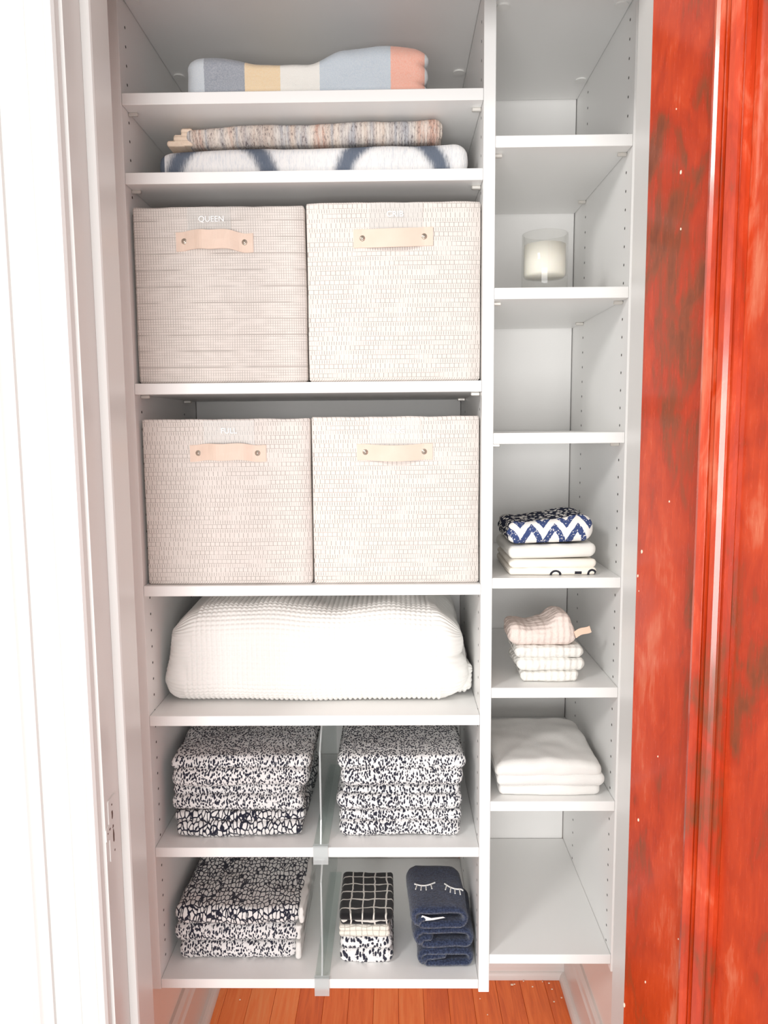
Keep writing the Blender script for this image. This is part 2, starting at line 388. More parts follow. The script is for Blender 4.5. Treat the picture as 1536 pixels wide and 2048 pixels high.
def ribbon(bm, pts, th, y0, y1, ny=10, amp=.0, seed=0, skew=(0, 0)):
    """thick cloth strip whose x/z path is pts, extended from y0 to y1"""
    n = len(pts); pts = [Vector((p[0], p[1])) for p in pts]; L, R = [], []
    for i, p in enumerate(pts):
        t = (pts[min(i+1, n-1)] - pts[max(i-1, 0)]).normalized(); nn = Vector((-t.y, t.x)); L.append(p + nn*th/2); R.append(p - nn*th/2)
    t0 = (pts[1]-pts[0]).normalized(); t1 = (pts[-1]-pts[-2]).normalized()
    ring2 = L + [pts[-1] + t1*th*.42] + R[::-1] + [pts[0] - t0*th*.42]
    rows = []
    for k in range(ny+1):
        s = k/ny; y = y0 + (y1-y0)*s; row = []
        e = min(1, min(s, 1-s)*ny*.9 + .55)                              # softened rims
        for idx, q in enumerate(ring2):
            c = pts[idx] if idx < n else (pts[-1] if idx == n else (pts[2*n - idx] if idx <= 2*n else pts[0]))
            qq = c + (q - c)*e
            P = Vector((qq.x, y, qq.y)); P += Vector((1, .3, .6))*(noise.noise(P*22 + Vector((seed, 0, seed)))*amp)
            P.x += skew[0]*s; P.z += skew[1]*s
            P.z = max(P.z, 0); row.append(bm.verts.new(P))
        rows.append(row)
    m2 = len(ring2)
    for a, b in zip(rows, rows[1:]):
        for j in range(m2): bm.faces.new((a[j], a[(j+1) % m2], b[(j+1) % m2], b[j]))
    for row, rev in ((rows[0], False), (rows[-1], True)):
        for j in range(n-1):
            f = (row[j], row[j+1], row[2*n - 1 - j], row[2*n - j]); bm.faces.new(f if not rev else f[::-1])
        bm.faces.new((row[n-1], row[n], row[n+1])); bm.faces.new((row[0], row[2*n], row[2*n+1]))
def lettering(body, size, name, parent, loc, mat='lettering'):
    cu = bpy.data.curves.new(name, 'FONT'); cu.body = body; cu.size = size; cu.align_x = 'CENTER'; cu.align_y = 'CENTER'; cu.extrude = .0002; cu.offset = .0001
    t = bpy.data.objects.new('tmp', cu); C.objects.link(t); bpy.context.view_layer.update()
    me = bpy.data.meshes.new_from_object(t.evaluated_get(bpy.context.evaluated_depsgraph_get())); bpy.data.objects.remove(t)
    me.transform(Matrix.Rotation(pi/2, 4, 'X')); me.materials.clear()
    return link(name, me, mat, parent, loc)

# ------------------------------------------------------------------ setting
D = .4258                       # back panel plane
XL, XLO, M1, M2, XR, XRO = -.8871, -.9071, -.2588, -.2379, 0.0, .0200
TH = .0196
WL, WR, WB = -.9095, .0275, .442
FRONT, WALLB = -.33, -.20       # hall face and closet face of the front wall
OL, OR_ = -.847, -.044          # opening
OH = 2.06
def struct(o, label, cat=None): o['kind'] = 'structure'; o['label'] = label; return o
fl = struct(box('floor', WL-.1, WR+.1, -.36, WB+.1, -.06, -.008, 'floor_wood'), 'orange stained wooden floor under the shelves')
pitch = .0622; x = WL - .004; i = 0
pl_me = {}
while x < WR:
    x1 = min(x + pitch, WR + .004)
    z1 = random.uniform(-.0006, .0006)
    bm = bmesh.new(); bx(bm, -(x1-x)/2 + .0003, (x1-x)/2 - .0003, -.32, .49, -.012, z1, .0007)
    o = link('plank', fin(bm, 'plank'), 'floor_wood', None, ((x+x1)/2, -.04, 0)); o.parent = fl; o.matrix_parent_inverse = fl.matrix_world.inverted(); o.location = ((x+x1)/2, -.04, 0)
    o.location = (o.location.x - fl.location.x, o.location.y - fl.location.y, o.location.z - fl.location.z); o.matrix_parent_inverse = Matrix()
    x += pitch
struct(box('wall_back', WL-.1, WR+.1, WB, WB+.08, 0, 2.5, 'wall_paint'), 'pale closet wall behind the shelves')
struct(box('wall_left', WL-.08, WL, WALLB, WB, 0, 2.5, 'wall_paint'), 'pale closet wall at the left of the shelves')
struct(box('wall_right', WR, WR+.08, WALLB, WB, 0, 2.5, 'wall_paint'), 'pale closet wall at the right of the shelves')
struct(box('ceiling', WL-.08, WR+.08, WALLB, WB+.08, 2.5, 2.56, 'wall_paint'), 'white closet ceiling')
bm = bmesh.new()
bx(bm, -3, OL-.02, FRONT, WALLB, 0, 2.56); bx(bm, OR_+.02, 2.4, FRONT, WALLB, 0, 2.56); bx(bm, OL-.02, OR_+.02, FRONT, WALLB, OH+.02, 2.56)
struct(link('wall_front', fin(bm, 'wall_front'), 'wall_paint'), 'white hall wall round the closet doorway')
# baseboards with a shoe moulding each
def base(name, length, loc, rz, label, t=.016, shoe=.014, h=.135):
    e = link(name, None, None) if False else None
    bm = bmesh.new()
    prism(bm, [(0, 0), (-t, 0), (-t, h-.03), (-t*.8, h-.022), (-t*.7, h-.01), (-t*.35, h), (0, h)], 'x', -length/2, length/2)
    o = link(name, fin(bm, name), 'trim_paint', None, loc); o.rotation_euler = (0, 0, rz); struct(o, label)
    bm = bmesh.new(); q = [(-t, 0)] + [(-t - shoe*cos(a*pi/10), .019*sin(a*pi/10)) for a in range(6)]
    prism(bm, q, 'x', -length/2, length/2); link('shoe_molding', fin(bm, 'shoe_molding'), 'trim_paint', o)
base('baseboard_back', WR-WL, ((WL+WR)/2, WB, 0), 0, 'white baseboard along the closet back wall', .008, .008, .06)
base('baseboard_right', WB-WALLB, (WR, (WB+WALLB)/2, 0), -pi/2, 'white baseboard at the right closet wall', .016, .014, .125)
base('baseboard_left', WB-WALLB, (WL, (WB+WALLB)/2, 0), pi/2, 'white baseboard at the left closet wall', .02, .02, .15)
# door casing and jamb, left of the opening: moulded profile in x/y
def casing(name, label, edge, sgn, top):
    # distances from the opening edge outwards, and projection from the wall
    P = [(0, 0), (0, .014), (.003, .0185), (.007, .0195), (.010, .018), (.0112, .0150), (.0130, .0150), (.0142, .0165), (.020, .0195), (.027, .0195), (.034, .0165), (.0365, .0135), (.0378, .0120), (.0395, .0120), (.0405, .014), (.076, .014), (.0770, .0122), (.0788, .0122), (.080, .0175), (.086, .0205), (.091, .0195), (.0925, .0165), (.0945, .0165), (.099, .021), (.108, .026), (.120, .0285), (.128, .0265), (.131, .02), (.131, 0)]
    pts = [(edge + sgn*a, FRONT - b) for a, b in P]
    bm = bmesh.new(); prism(bm, pts, 'z', 0, top)
    return struct(link(name, fin(bm, name), 'trim_paint'), label)
casing('trim_1', 'white moulded door casing at the left of the closet doorway', OL-.005, -1, OH+.13)
casing('trim_2', 'white moulded door casing behind the red door', OR_+.005, 1, OH+.13)
struct(box('trim_3', OL-.1, OR_+.1, FRONT-.019, FRONT, OH+.005, OH+.115, 'trim_paint', bev=.004), 'white head casing over the closet doorway')
def jamb(name, xf, sgn, label):
    x0, x1 = sorted((xf, xf - sgn*.019))
    o = struct(box(name, x0, x1, FRONT-.0005, WALLB, 0, OH, 'trim_paint'), label)
    a, b = sorted((xf + sgn*.0006, xf + sgn*.0135))
    bm = bmesh.new(); r = .004
    st = [(xf + sgn*.0002, -.272), (xf + sgn*.009, -.272), (xf + sgn*.0122, -.2705), (xf + sgn*.0135, -.267), (xf + sgn*.0135, -.2005), (xf + sgn*.0002, -.2005)]
    prism(bm, st, 'z', 0, OH); s = link('door_stop', fin(bm, 'door_stop'), 'trim_paint', o); s.location = (-o.location.x, -o.location.y, -o.location.z)
    return o
jl = jamb('trim_4', OL, 1, 'white door jamb with stop and worn strike plate at left'); jamb('trim_5', OR_, -1, 'white hinge-side door jamb behind the red door')
struct(box('trim_6', OL, OR_, FRONT, WALLB, OH, OH+.019, 'trim_paint'), 'white head jamb over the closet doorway')
# strike plate painted over, chipped to dark metal
def jpt(x, y, dx=0): 
    d = ray(x, y); p = CAM + d*((OL - CAM.x)/d.x); return p
pc = jpt(224, 1655)
sp = empty('strike_plate', pc - jl.location); sp.parent = jl
bm = bmesh.new(); 
pl = [(-.012, -.048), (.012, -.048), (.014, -.046), (.014, .046), (.012, .048), (-.012, .048), (-.014, .046), (-.014, .012), (-.026, .009), (-.026, -.009), (-.014, -.012), (-.014, -.046)]
prism(bm, pl, 'x', .0001, .0016); link('plate', fin(bm, 'plate'), 'trim_paint', sp)
bm = bmesh.new()
for (a, b, w_, h_) in ((-.001, .022, .006, .018), (.001, -.012, .006, .026), (.000, .002, .005, .006), (-.012, .004, .005, .004), (.003, -.037, .004, .004), (-.001, .037, .004, .004), (-.02, .001, .003, .003)):
    q = [(a + w_/2*cos(k*pi/4)*random.uniform(.5, 1.2), b + h_/2*sin(k*pi/4)*random.uniform(.6, 1.1)) for k in range(8)]
    prism(bm, q, 'x', .0014, .0019)
tag(link('bare_metal', fin(bm, 'bare_metal'), 'brass_dark', sp), 'dark bare metal where paint chipped off')

# red stained door, opened about 110 degrees into the hall
dth = math.radians(180+110)
door = empty('door_1', (-.0871, -.354, 0.012), dth); struct(door, 'red-brown stained panel door standing open at right')
DW, DH, DT = .80, 2.03, .044
# local: x along the door width, +y away from the seen face (face at y=0)
SW = .12
def dpart(nm, x0, x1, z0, z1, y0=0, y1=DT, bev=.0015): return box(nm, x0, x1, y0, y1, z0, z1, 'door_wood', door, bev)
dpart('stile', 0, SW, 0, DH); dpart('stile', DW-SW, DW, 0, DH)
dpart('rail', SW, DW-SW, 0, .24); dpart('rail', SW, DW-SW, DH-.12, DH)
dpart('panel', SW, DW-SW, .24, DH-.12, .014, DT-.014, 0)
mp = [(0, .0135), (0, -.004), (.002, -.010), (.005, -.0135), (.009, -.0145), (.0125, -.012), (.0145, -.007), (.0152, .002), (.0165, .002), (.0172, -.0075), (.0195, -.0080), (.0202, .001), (.0212, .001), (.022, -.006), (.028, -.004), (.0315, .001), (.0335, .006), (.0345, .003), (.0375, .0025), (.0388, .007), (.039, .0135)]
bm = bmesh.new(); prism(bm, [(SW + a, b) for a, b in mp], 'z', .24, DH-.12); link('panel_molding', fin(bm, 'panel_molding'), 'door_wood', door)
bm = bmesh.new(); prism(bm, [(DW - SW - a, b) for a, b in mp], 'z', .24, DH-.12); link('panel_molding', fin(bm, 'panel_molding'), 'door_wood', door)
bm = bmesh.new(); prism(bm, [(b, .24 + a) for a, b in mp], 'x', SW, DW-SW); link('panel_molding', fin(bm, 'panel_molding'), 'door_wood', door)
bm = bmesh.new(); prism(bm, [(b, DH - .12 - a) for a, b in mp], 'x', SW, DW-SW); link('panel_molding', fin(bm, 'panel_molding'), 'door_wood', door)
# chips of bare wood in the stain
def doorpt(x, y):
    d = ray(x, y); n = Vector((-sin(dth), cos(dth), 0)); h = Vector(door.location); t = (h - CAM).dot(n)/d.dot(n); p = CAM + d*t - h
    return Vector((p.x*cos(dth) + p.y*sin(dth), 0, p.z))
bm = bmesh.new()
for (x, y, s) in ((1353, 218, 3), (1362, 345, 6), (1362, 458, 4), (1284, 1103, 7), (1276, 1152, 5), (1316, 1513, 3), (1277, 1640, 6), (1291, 1964, 4), (1357, 1878, 3), (1249, 2010, 7), (1339, 1003, 4), (1278, 1182, 2)):
    p = doorpt(x, y); s = s/1900
    q = [(p.x + .45*s*cos(k*pi/3), p.z + s*sin(k*pi/3)*random.uniform(.6, 1)) for k in range(6)]
    prism(bm, q, 'y', -.0006, .0002)
tag(link('chipped_spots', fin(bm, 'chipped_spots'), 'debris', door), 'pale chips in the stained surface', kind='stuff')

# ------------------------------------------------------------------ shelving unit
unit = tag(empty('shelving_unit', ((XLO+XRO)/2, 0, 0)), 'white built-in closet shelving tower with a wide and a narrow bay', 'shelving')
U = unit.location
def upart(nm, x0, x1, y0, y1, z0, z1, mat='melamine', bev=.0008):
    c = ((x0+x1)/2 - U.x, (y0+y1)/2 - U.y, z0); bm = bmesh.new(); hx, hy = (x1-x0)/2, (y1-y0)/2
    bx(bm, -hx, hx, -hy, hy, 0, z1-z0, bev); return link(nm, fin(bm, nm), mat, unit, c)
ZL = [1.9991, 1.8666, 1.5011, 1.1280, .8762, .6112, .3355]
ZR = [1.9202, 1.6629, 1.4066, 1.1395, .9293, .7044, .3885]
pA = upart('side_panel', XLO, XL, 0, D+.006, .3145, 2.35); pB = upart('side_panel', M1, M2, 0, D+.006, .3091, 2.35); pC = upart('side_panel', XR, XRO, 0, D+.006, .3527, 2.35)
upart('back_panel', XL+.002, M1-.002, D, D+.006, .32, 2.34, 'panel_back', 0); upart('back_panel', M2+.002, XR-.002, D, D+.006, .37, 2.34, 'panel_back', 0)
HK = 2.1226                      # height of the top hole of the 32 mm row
def holes(panel, xf, sgn, ks):
    bm = bmesh.new()
    for k in ks:
        for yy in (.0356, .3258): cyl(bm, (xf - sgn*.0004 - panel.location.x - U.x, yy - panel.location.y, HK - .032*k - panel.location.z), (sgn, 0, 0), .0026, .0006, 8)
    o = link('pin_holes', fin(bm, 'pin_holes'), 'dark_hole', panel); tag(o, 'rows of small dark shelf-pin holes', kind='stuff')
holes(pC, XR, -1, range(0, 55)); holes(pB, M2, 1, range(0, 55)); holes(pB, M1, -1, range(0, 56)); holes(pA, XL, 1, range(0, 56))
pin_bm = bmesh.new(); bx(pin_bm, 0, .0165, -.003, .003, -.0062, 0, .0012); pin_me = fin(pin_bm, 'shelf_pin'); pin_me.materials.append(M['steel'])
pin_bm = bmesh.new(); bx(pin_bm, -.0165, 0, -.003, .003, -.0062, 0, .0012); pin_me2 = fin(pin_bm, 'shelf_pin'); pin_me2.materials.append(M['steel'])
bmc = bmesh.new(); cyl(bmc, (0, 0, -.003), (0, 0, 1), .0125, .0032, 20, .0115); cap_me = fin(bmc, 'cam_cap'); cap_me.materials.append(M['white_plastic'])
def shelf(x0, x1, ztop, fixed=False, cap=False):
    g_ = 0.0004
    s = upart('shelf', x0+g_, x1-g_, .0008, D-.003, ztop-TH, ztop)
    hw, yc = (x1-x0)/2, (.0008 + D - .0015)/2
    for yy in (.0356, .3258):
        if cap:
            for xx in (-hw + .016, hw - .016): link('cam_cap', cap_me, None, s, (xx, yy - yc, -.0002))
        elif not fixed:
            link('shelf_pin', pin_me, None, s, (-hw + g_, yy - yc, -.0002)); link('shelf_pin', pin_me2, None, s, (hw - g_, yy - yc, -.0002))
    return s
for i, z in enumerate(ZL): shelf(XL, M1, z, fixed=(i == 6))
for i, z in enumerate(ZR): shelf(M2, XR, z, fixed=(i == 6))
shelf(XL, M1, 2.167 + TH, cap=True); shelf(M2, XR, 2.1475 + TH, cap=True)

# ------------------------------------------------------------------ fabric bins
def bin_(corner_x0, corner_x1, z, ztop, mat, word, label, handle, rivets, pocket, word_px, kink=0., seed=0, bow=.010):
    YF, dep = .012, .30
    w_ = corner_x1 - corner_x0; h = ztop - z; cx = (corner_x0 + corner_x1)/2
    e = tag(empty('storage_bin', (cx, YF, z + .0004)), label, 'bin', 'woven fabric bins on the wide shelves')
    bm = bmesh.new(); r = .006; T = .006
    # outline rings: outside up, over the rim, inside down
    def ring(inset, zz, bulge):
        pts = []; a, b = w_/2 - inset, dep - 2*inset; rr = max(.002, r - inset)
        nseg = 14
        def side(x0, y0, x1, y1, nx, ny):
            for k in range(nseg):
                t = k/nseg; bl = bulge*sin(pi*t)
                pts.append((x0 + (x1-x0)*t + nx*bl, y0 + (y1-y0)*t + ny*bl, zz))
        side(-a + rr, inset, a - rr, inset, 0, -1); pts.append((a - rr*.3, inset + rr*.3, zz))
        side(a, inset + rr, a, inset + b - rr, 0, 0); pts.append((a - rr*.3, inset + b - rr*.3, zz))
        side(a - rr, inset + b, -a + rr, inset + b, 0, 0); pts.append((-a + rr*.3, inset + b - rr*.3, zz))
        side(-a, inset + b - rr, -a, inset + rr, 0, 0); pts.append((-a + rr*.3, inset + rr*.3, zz))
        return [bm.verts.new((p[0] + .0010*noise.noise(Vector((p[0]*9, zz*9, seed))), p[1] + .0008*noise.noise(Vector((p[0]*14 + seed, zz*11, 2))),
                              p[2] + (.0016*noise.noise(Vector((p[0]*22 + seed, p[1]*22, 5))) if zz > h*.9 else 0))) for p in pts]
    R = [ring(.004, 0, 0), ring(0, .004, .001)]
    for k in range(1, 12): R.append(ring(0, .004 + (h-.008)*k/11, .001 + .003*sin(pi*k/11)))
    R += [ring(.001, h-.001, .001), ring(T*.5, h, .001), ring(T, h-.002, 0), ring(T, .008, 0)]
    for a, b in zip(R, R[1:]):
        n = len(a)
        for j in range(n): bm.faces.new((a[j], a[(j+1) % n], b[(j+1) % n], b[j]))
    bm.faces.new(R[0][::-1]); bm.faces.new(R[-1])
    body = link('bin_body', fin(bm, 'bin_body'), mat, e, (0, 0, 0), True)
    loc = lambda x, y, Y=YF: Vector(atY(x, y, Y)) - Vector(e.location)
    # strap handle, bowed out between the rivets
    p0, p1 = loc(*rivets[0]), loc(*rivets[1]); hl, hr = loc(handle[0], (handle[1]+handle[3])/2), loc(handle[2], (handle[1]+handle[3])/2)
    zc = (p0.z + p1.z)/2; hh = (loc(handle[0], handle[1]).z - loc(handle[0], handle[3]).z)/2
    n = 28; bm = bmesh.new(); prev = None
    for k in range(n+1):
        t = k/n; x = hl.x + (hr.x - hl.x)*t; u = (x - p0.x)/(p1.x - p0.x); bowt = max(0, sin(pi*min(1, max(0, u))))**1.2*bow
        yy = -.0042 - bowt - kink*.0042*max(0, sin(u*12.5 - 2.2))*sin(pi*min(1, max(0, u)))
        zz = zc + (p1.z - p0.z)*(u-.5) + (bow*.25)*sin(pi*min(1, max(0, u)))*(1 if kink else -1) + kink*.0012*sin(u*11)
        q = [bm.verts.new((x, yy + .0024, zz - hh)), bm.verts.new((x, yy, zz - hh)), bm.verts.new((x, yy - kink*.001*sin(u*13), zz)), bm.verts.new((x, yy, zz + hh)), bm.verts.new((x, yy + .0024, zz + hh))]
        if prev:
            for a in range(5): bm.faces.new((prev[a], prev[(a+1) % 5], q[(a+1) % 5], q[a]))
        else: bm.faces.new(q)
        prev = q
    bm.faces.new(prev[::-1])
    hd = link('strap_handle', fin(bm, 'strap_handle'), 'leather', e); tag(hd, 'pale beige leather strap handle')
    for p in (p0, p1):
        rb = lathe([(.0052, 0), (.0052, .0008), (.0046, .0016), (.0028, .0014), (.002, .0026), (0, .003)], 20)
        rv = link('rivet', fin(rb, 'rivet'), 'rivet', hd, (p.x, -.0040, p.z), True); rv.rotation_euler = (pi/2, 0, 0)
    a, b = loc(pocket[0], pocket[1]), loc(pocket[2], pocket[3])
    bm = bmesh.new(); bx(bm, a.x, b.x, -.0052, -.0046, b.z, min(a.z, h - .003))
    pk = link('label_pocket', fin(bm, 'label_pocket'), 'vinyl', e); tag(pk, 'clear label pocket')
    for xx in (a.x, b.x):
        bm = bmesh.new(); bx(bm, xx-.0004, xx+.0004, -.0054, -.0044, b.z, min(a.z, h - .003)); link('pocket_edge', fin(bm, 'pocket_edge'), 'vinyl', pk)
    wp = loc(*word_px); lt = lettering(word, .0140, 'lettering', pk, (wp.x, -.0058, wp.z)); tag(lt, 'white capital letters %s' % word)
    return e
ZB, ZB2 = ZL[2], ZL[3]
bin_(-.8825, -.5742, ZB, 1.8105, 'weave_fine', 'QUEEN', 'finely cross-hatched off-white fabric bin marked QUEEN', (353, 463, 507, 501), ((370, 484), (490, 486)), (376, 412, 463, 466), (424, 440), 1., 1, .012)
bin_(-.5722, -.2612, ZB, 1.8145, 'weave_basket', 'CRIB', 'off-white basket-weave bin marked CRIB with smooth strap', (707, 457, 866, 494), ((725, 478), (848, 474)), (738, 402, 844, 460), (790, 430), 0., 2)
bin_(-.8815, -.5722, ZB2, 1.4360, 'weave_basket', 'FULL', 'off-white basket-weave bin marked FULL with creased strap', (381, 889, 533, 922), ((398, 906), (516, 906)), (408, 837, 510, 892), (459, 862), .8, 3)
bin_(-.5702, -.2618, ZB2, 1.4380, 'weave_basket', 'KING', 'off-white basket-weave bin marked KING on the lower bin shelf', (714, 886, 865, 918), ((731, 904), (848, 903)), (742, 831, 840, 890), (791, 861), 0., 4)

# ------------------------------------------------------------------ textiles in the wide bay
def place(xl, xr, ymid, Yf): return atY(xl, ymid, Yf).x, atY(xr, ymid, Yf).x
# striped towel on the top shelf
a, b = place(368, 860, 150, .045); cx, wd = (a+b)/2, b-a
st = [(-.30, (202, 212, 222))]
for px_, c in ((408, (128, 138, 156)), (489, (246, 214, 164)), (560, (248, 245, 238)), (638, (192, 206, 220)), (780, (250, 166, 138)), (850, (226, 230, 234))): st.append((atY(px_, 150, .045).x - cx, c))
M['striped'] = striped_mat(st)
tf = [(-1, .86), (-.75, .88), (-.35, .72), (.0, .74), (.3, .98), (.7, 1.06), (1, 1.0)]
cloth('beach_towel', 'striped', (cx, .045 + .13, ZL[0] + .0006), [dict(w=wd, d=.26, h=.094, r=.026, top=lambda t, s: interp(tf, t), amp=.004, sc=9, endr=(3, .010), nz=10, nx=60)],
      'folded beach towel with grey, yellow, blue and coral stripes on top shelf', 'towel')
# dyed throw and rag runner on the second shelf
a, b = place(313, 937, 320, .045); cx, wd = (a+b)/2, b-a; zt = ZL[1]
cloth('throw_blanket', 'dyed', (cx, .045 + .15, zt + .0006), [dict(w=wd, d=.30, h=.060, r=.018, top=lambda t, s: .95 + .08*t, amp=.0035, sc=8, endl=(1, .012), endr=(1, .01), nx=60)],
      'folded white throw with hazy blue ring dye under the rag runner', 'blanket')
a, b = place(362, 886, 268, .05); cx2, wd2 = (a+b)/2, b-a
rt = [(-1, .72), (-.3, .80), (.4, .88), (1, .93)]
o = cloth('table_runner', 'rag', (cx2, .05 + .13, zt + .0632), [dict(w=wd2, d=.25, h=.045, r=.018, top=lambda t, s: interp(rt, t), amp=.003, sc=10, nx=60, sag=lambda t, s: .0035*(t+1)*.5 + .0003)],
      'folded rag-woven runner in pink, cream and grey on the dyed throw', 'runner')
bm = bmesh.new()
for (x0, x1, h0, h1) in ((-.030, -.006, 0.001, .012), (-.018, .004, .0, .022), (-.004, .018, .002, .0335)):
    slab(bm, w=x1-x0, d=.236, h=h1-h0, z0=h0, r=.005, nx=4, ny=10, nz=4, amp=.0008, off=((x0+x1)/2 - wd2/2, -.002))
link('fringed_hem', fin(bm, 'fringed_hem'), 'tan_hem', o, (0, 0, 0), True)

# white waffle blanket
a, b = place(306, 940, 1340, .075); cx, wd = (a+b)/2, b-a; P_ = .0098
def waffle(u, v): return .0036*(abs(sin(pi*u/P_))**.8 * abs(sin(pi*v/P_))**.8) - .0018
bt = [(-1, .90), (-.75, .97), (-.35, 1.0), (.15, .93), (.55, .985), (.85, .96), (1, .86)]
bm = bmesh.new()
slab(bm, w=wd - .004, d=.335, h=.199, r=.055, nx=330, ny=150, nz=44, top=lambda t, s: interp(bt, t)*(1.0 + .06*max(0, s+.2)*(1) - .0), amp=.009, sc=6, seed=3.3, taper=.07, taperl=.13, disp=waffle, endr=(2, .016), flat=.002)
wb = tag(link('waffle_blanket', fin(bm, 'waffle_blanket'), 'waffle', None, (cx + .0035, .052 + .1675 - .006, ZL[4] + .0006), True), 'bulky folded white waffle-weave blanket filling its shelf', 'blanket')
bm = bmesh.new()
slab(bm, w=.052, d=.27, h=.062, z0=.006, r=.016, nx=24, ny=90, nz=12, amp=.006, sc=12, seed=4, disp=waffle, off=(wd/2 - .026, .02))
slab(bm, w=.05, d=.25, h=.055, z0=.072, r=.018, nx=24, ny=90, nz=12, amp=.006, sc=12, seed=6, disp=waffle, off=(wd/2 - .042, .04))
link('folded_edge', fin(bm, 'folded_edge'), 'waffle', wb, (0, 0, 0), True)

# leopard towels: each towel is two thick folded layers
def leo(xl, xr, yc, Yf, z, h, mat, label, group, dep=.30, seed=0., n=2, dx=(0, 0), edge=False, rz=0, rfac=.49):
    a, b = place(xl, xr, yc, Yf + .01); wd = b - a; cx = (a+b)/2; L = []
    for k in range(n):
        hk = h/n
        L.append(dict(w=wd*(1 - .03*((k+int(seed)) % 2)), d=dep - .012*(k % 2), h=hk*1.3, z0=hk*k, r=hk*.6, amp=.0085, sc=8.5, seed=seed + k*2.7, nx=44, ny=24, nz=8, off=(dx[0]*k, .006*(k % 2))))
    L[-1]['h'] = h/n
    L[-1]['z0'] = h - h/n
    o = cloth('bath_towel', mat, (cx, Yf + dep/2, z + .0006), L, label, 'towel', group, rz)
    if edge:
        bm = bmesh.new()
        for k in range(n): slab(bm, w=.011, d=dep*.97, h=h/n*.86, z0=h/n*(k+.07), r=h/n*.3, amp=.004, sc=30, seed=seed+k, nx=4, ny=30, nz=5, off=(wd/2 - .003, 0))
        tag(link('binding', fin(bm, 'binding'), 'plush_white', o, (0, 0, 0), True), 'white bound edge')
    return o
gl = 'speckled towels left of the upper divider'; gr = 'speckled towels right of the upper divider'; gb = 'speckled towels on the bottom shelf'
z = ZL[5]
leo(346, 612, 1650, .034, z, .050, 'leopard_2', 'dark speckled towel at the bottom of the upper left stack', gl, .30, 1.1, 2, edge=False)
leo(340, 606, 1592, .040, z + .0505, .052, 'leopard_1', 'pale speckled towel in the middle of the upper left stack', gl, .30, 2.4, 2)
leo(336, 618, 1540, .036, z + .103, .060, 'leopard_0', 'pale speckled towel topping the upper left stack', gl, .31, 3.9, 2)
leo(674, 926, 1650, .034, z, .052, 'leopard_3', 'speckled towel at the bottom of the stack right of the divider', gr, .30, 5.1, 2)
leo(678, 922, 1592, .040, z + .0525, .050, 'leopard_4', 'speckled towel in the middle of the stack right of the divider', gr, .30, 6.4, 2)
leo(675, 930, 1540, .036, z + .103, .060, 'leopard_5', 'speckled towel topping the stack right of the divider', gr, .31, 7.9, 2)
z = ZL[6]
leo(354, 600, 1905, .048, z, .041, 'leopard_7', 'white-ground speckled towel at the bottom of the lowest shelf stack', gb, .30, 9.3, 1, edge=True)
leo(351, 600, 1865, .050, z + .0415, .036, 'leopard_8', 'white-ground speckled towel under the black-ground one on lowest shelf', gb, .30, 10.2, 1, edge=True)
leo(348, 606, 1830, .046, z + .078, .040, 'leopard_6', 'black-ground pebble-pattern towel topping the lowest shelf stack', gb, .34, 11.6, 1, edge=True)

# acrylic shelf dividers
def divider(cx, z, H, label):
    e = tag(empty('shelf_divider', (cx, 0, z)), label, 'divider', 'clear shelf dividers')
    bm = bmesh.new(); pts = [(.004, .006), (.010, .0035), (.40, .0035), (.40, H), (.075, H), (.016, H - .045), (.016, .05)]
    prism(bm, pts, 'x', -.0016, .0016); link('plate', fin(bm, 'plate'), 'acrylic', e)
    bm = bmesh.new(); ed = [(.0035, .006), (.0155, .05), (.0155, H - .045), (.0745, H + .0005)]
    for (y0, z0), (y1, z1) in zip(ed, ed[1:]): prism(bm, [(y0 - .0012, z0), (y0, z0), (y1, z1), (y1 - .0012, z1)], 'x', -.0016, .0016)
    link('polished_edge', fin(bm, 'polished_edge'), 'acrylic_clip', e)
    bm = bmesh.new(); bx(bm, -.0145, .0145, .0005, .36, .0004, .0032, .0006); link('base', fin(bm, 'base'), 'acrylic', e)
    bm = bmesh.new()
    pr = [(-.0045, .006), (.004, .006), (.004, .0006), (-.0006, .0006), (-.0006, -TH-.0008), (.012, -TH-.0008), (.012, -TH-.0045), (.010, -TH-.012), (-.0045, -TH-.012)]
    prism(bm, pr, 'x', -.0145, .0145); link('clip', fin(bm, 'clip'), 'acrylic_clip', e)
divider(atY(641.5, 1700, 0).x, ZL[5], .232, 'clear acrylic divider between the two upper speckled stacks')
divider(atY(644, 1960, 0).x, ZL[6], .24, 'clear acrylic divider on the lowest wide shelf')

# little washcloths beside the lower divider
a, b = place(678, 786, 1905, .045); cx, wd = (a+b)/2, b-a; z = ZL[6]
cloth('washcloth', 'leopard_9', (cx, .042 + .075, z + .0006), [dict(w=wd, d=.15, h=.030, r=.013, amp=.003, sc=22, seed=1, nx=20, ny=14), dict(w=wd*.97, d=.148, h=.029, z0=.028, r=.013, amp=.003, sc=22, seed=5, nx=20, ny=14)],
      'thick black-and-white speckled washcloth at the bottom of the small stack', 'washcloth', 'washcloths in the small stack')
cloth('washcloth', 'cream_check', (cx - .003, .046 + .072, z + .0572), [dict(w=wd*.95, d=.145, h=.013, r=.006, amp=.002, sc=25, seed=2, nx=20, ny=14), dict(w=wd*.93, d=.145, h=.012, z0=.012, r=.006, amp=.002, sc=25, seed=8, nx=20, ny=14)],
      'cream checked washcloth between speckled and black ones', 'washcloth', 'washcloths in the small stack')
cloth('washcloth', 'grid', (cx - .001, .044 + .074, z + .0815), [dict(w=wd*.92, d=.14, h=.014, r=.0065, amp=.002, sc=25, seed=3, nx=20, ny=14), dict(w=wd*1.0, d=.15, h=.015, z0=.0135, r=.007, amp=.0025, sc=20, seed=9, nx=20, ny=14, off=(.002, -.002))],
      'black washcloth with white window-pane lines topping the small stack', 'washcloth', 'washcloths in the small stack')

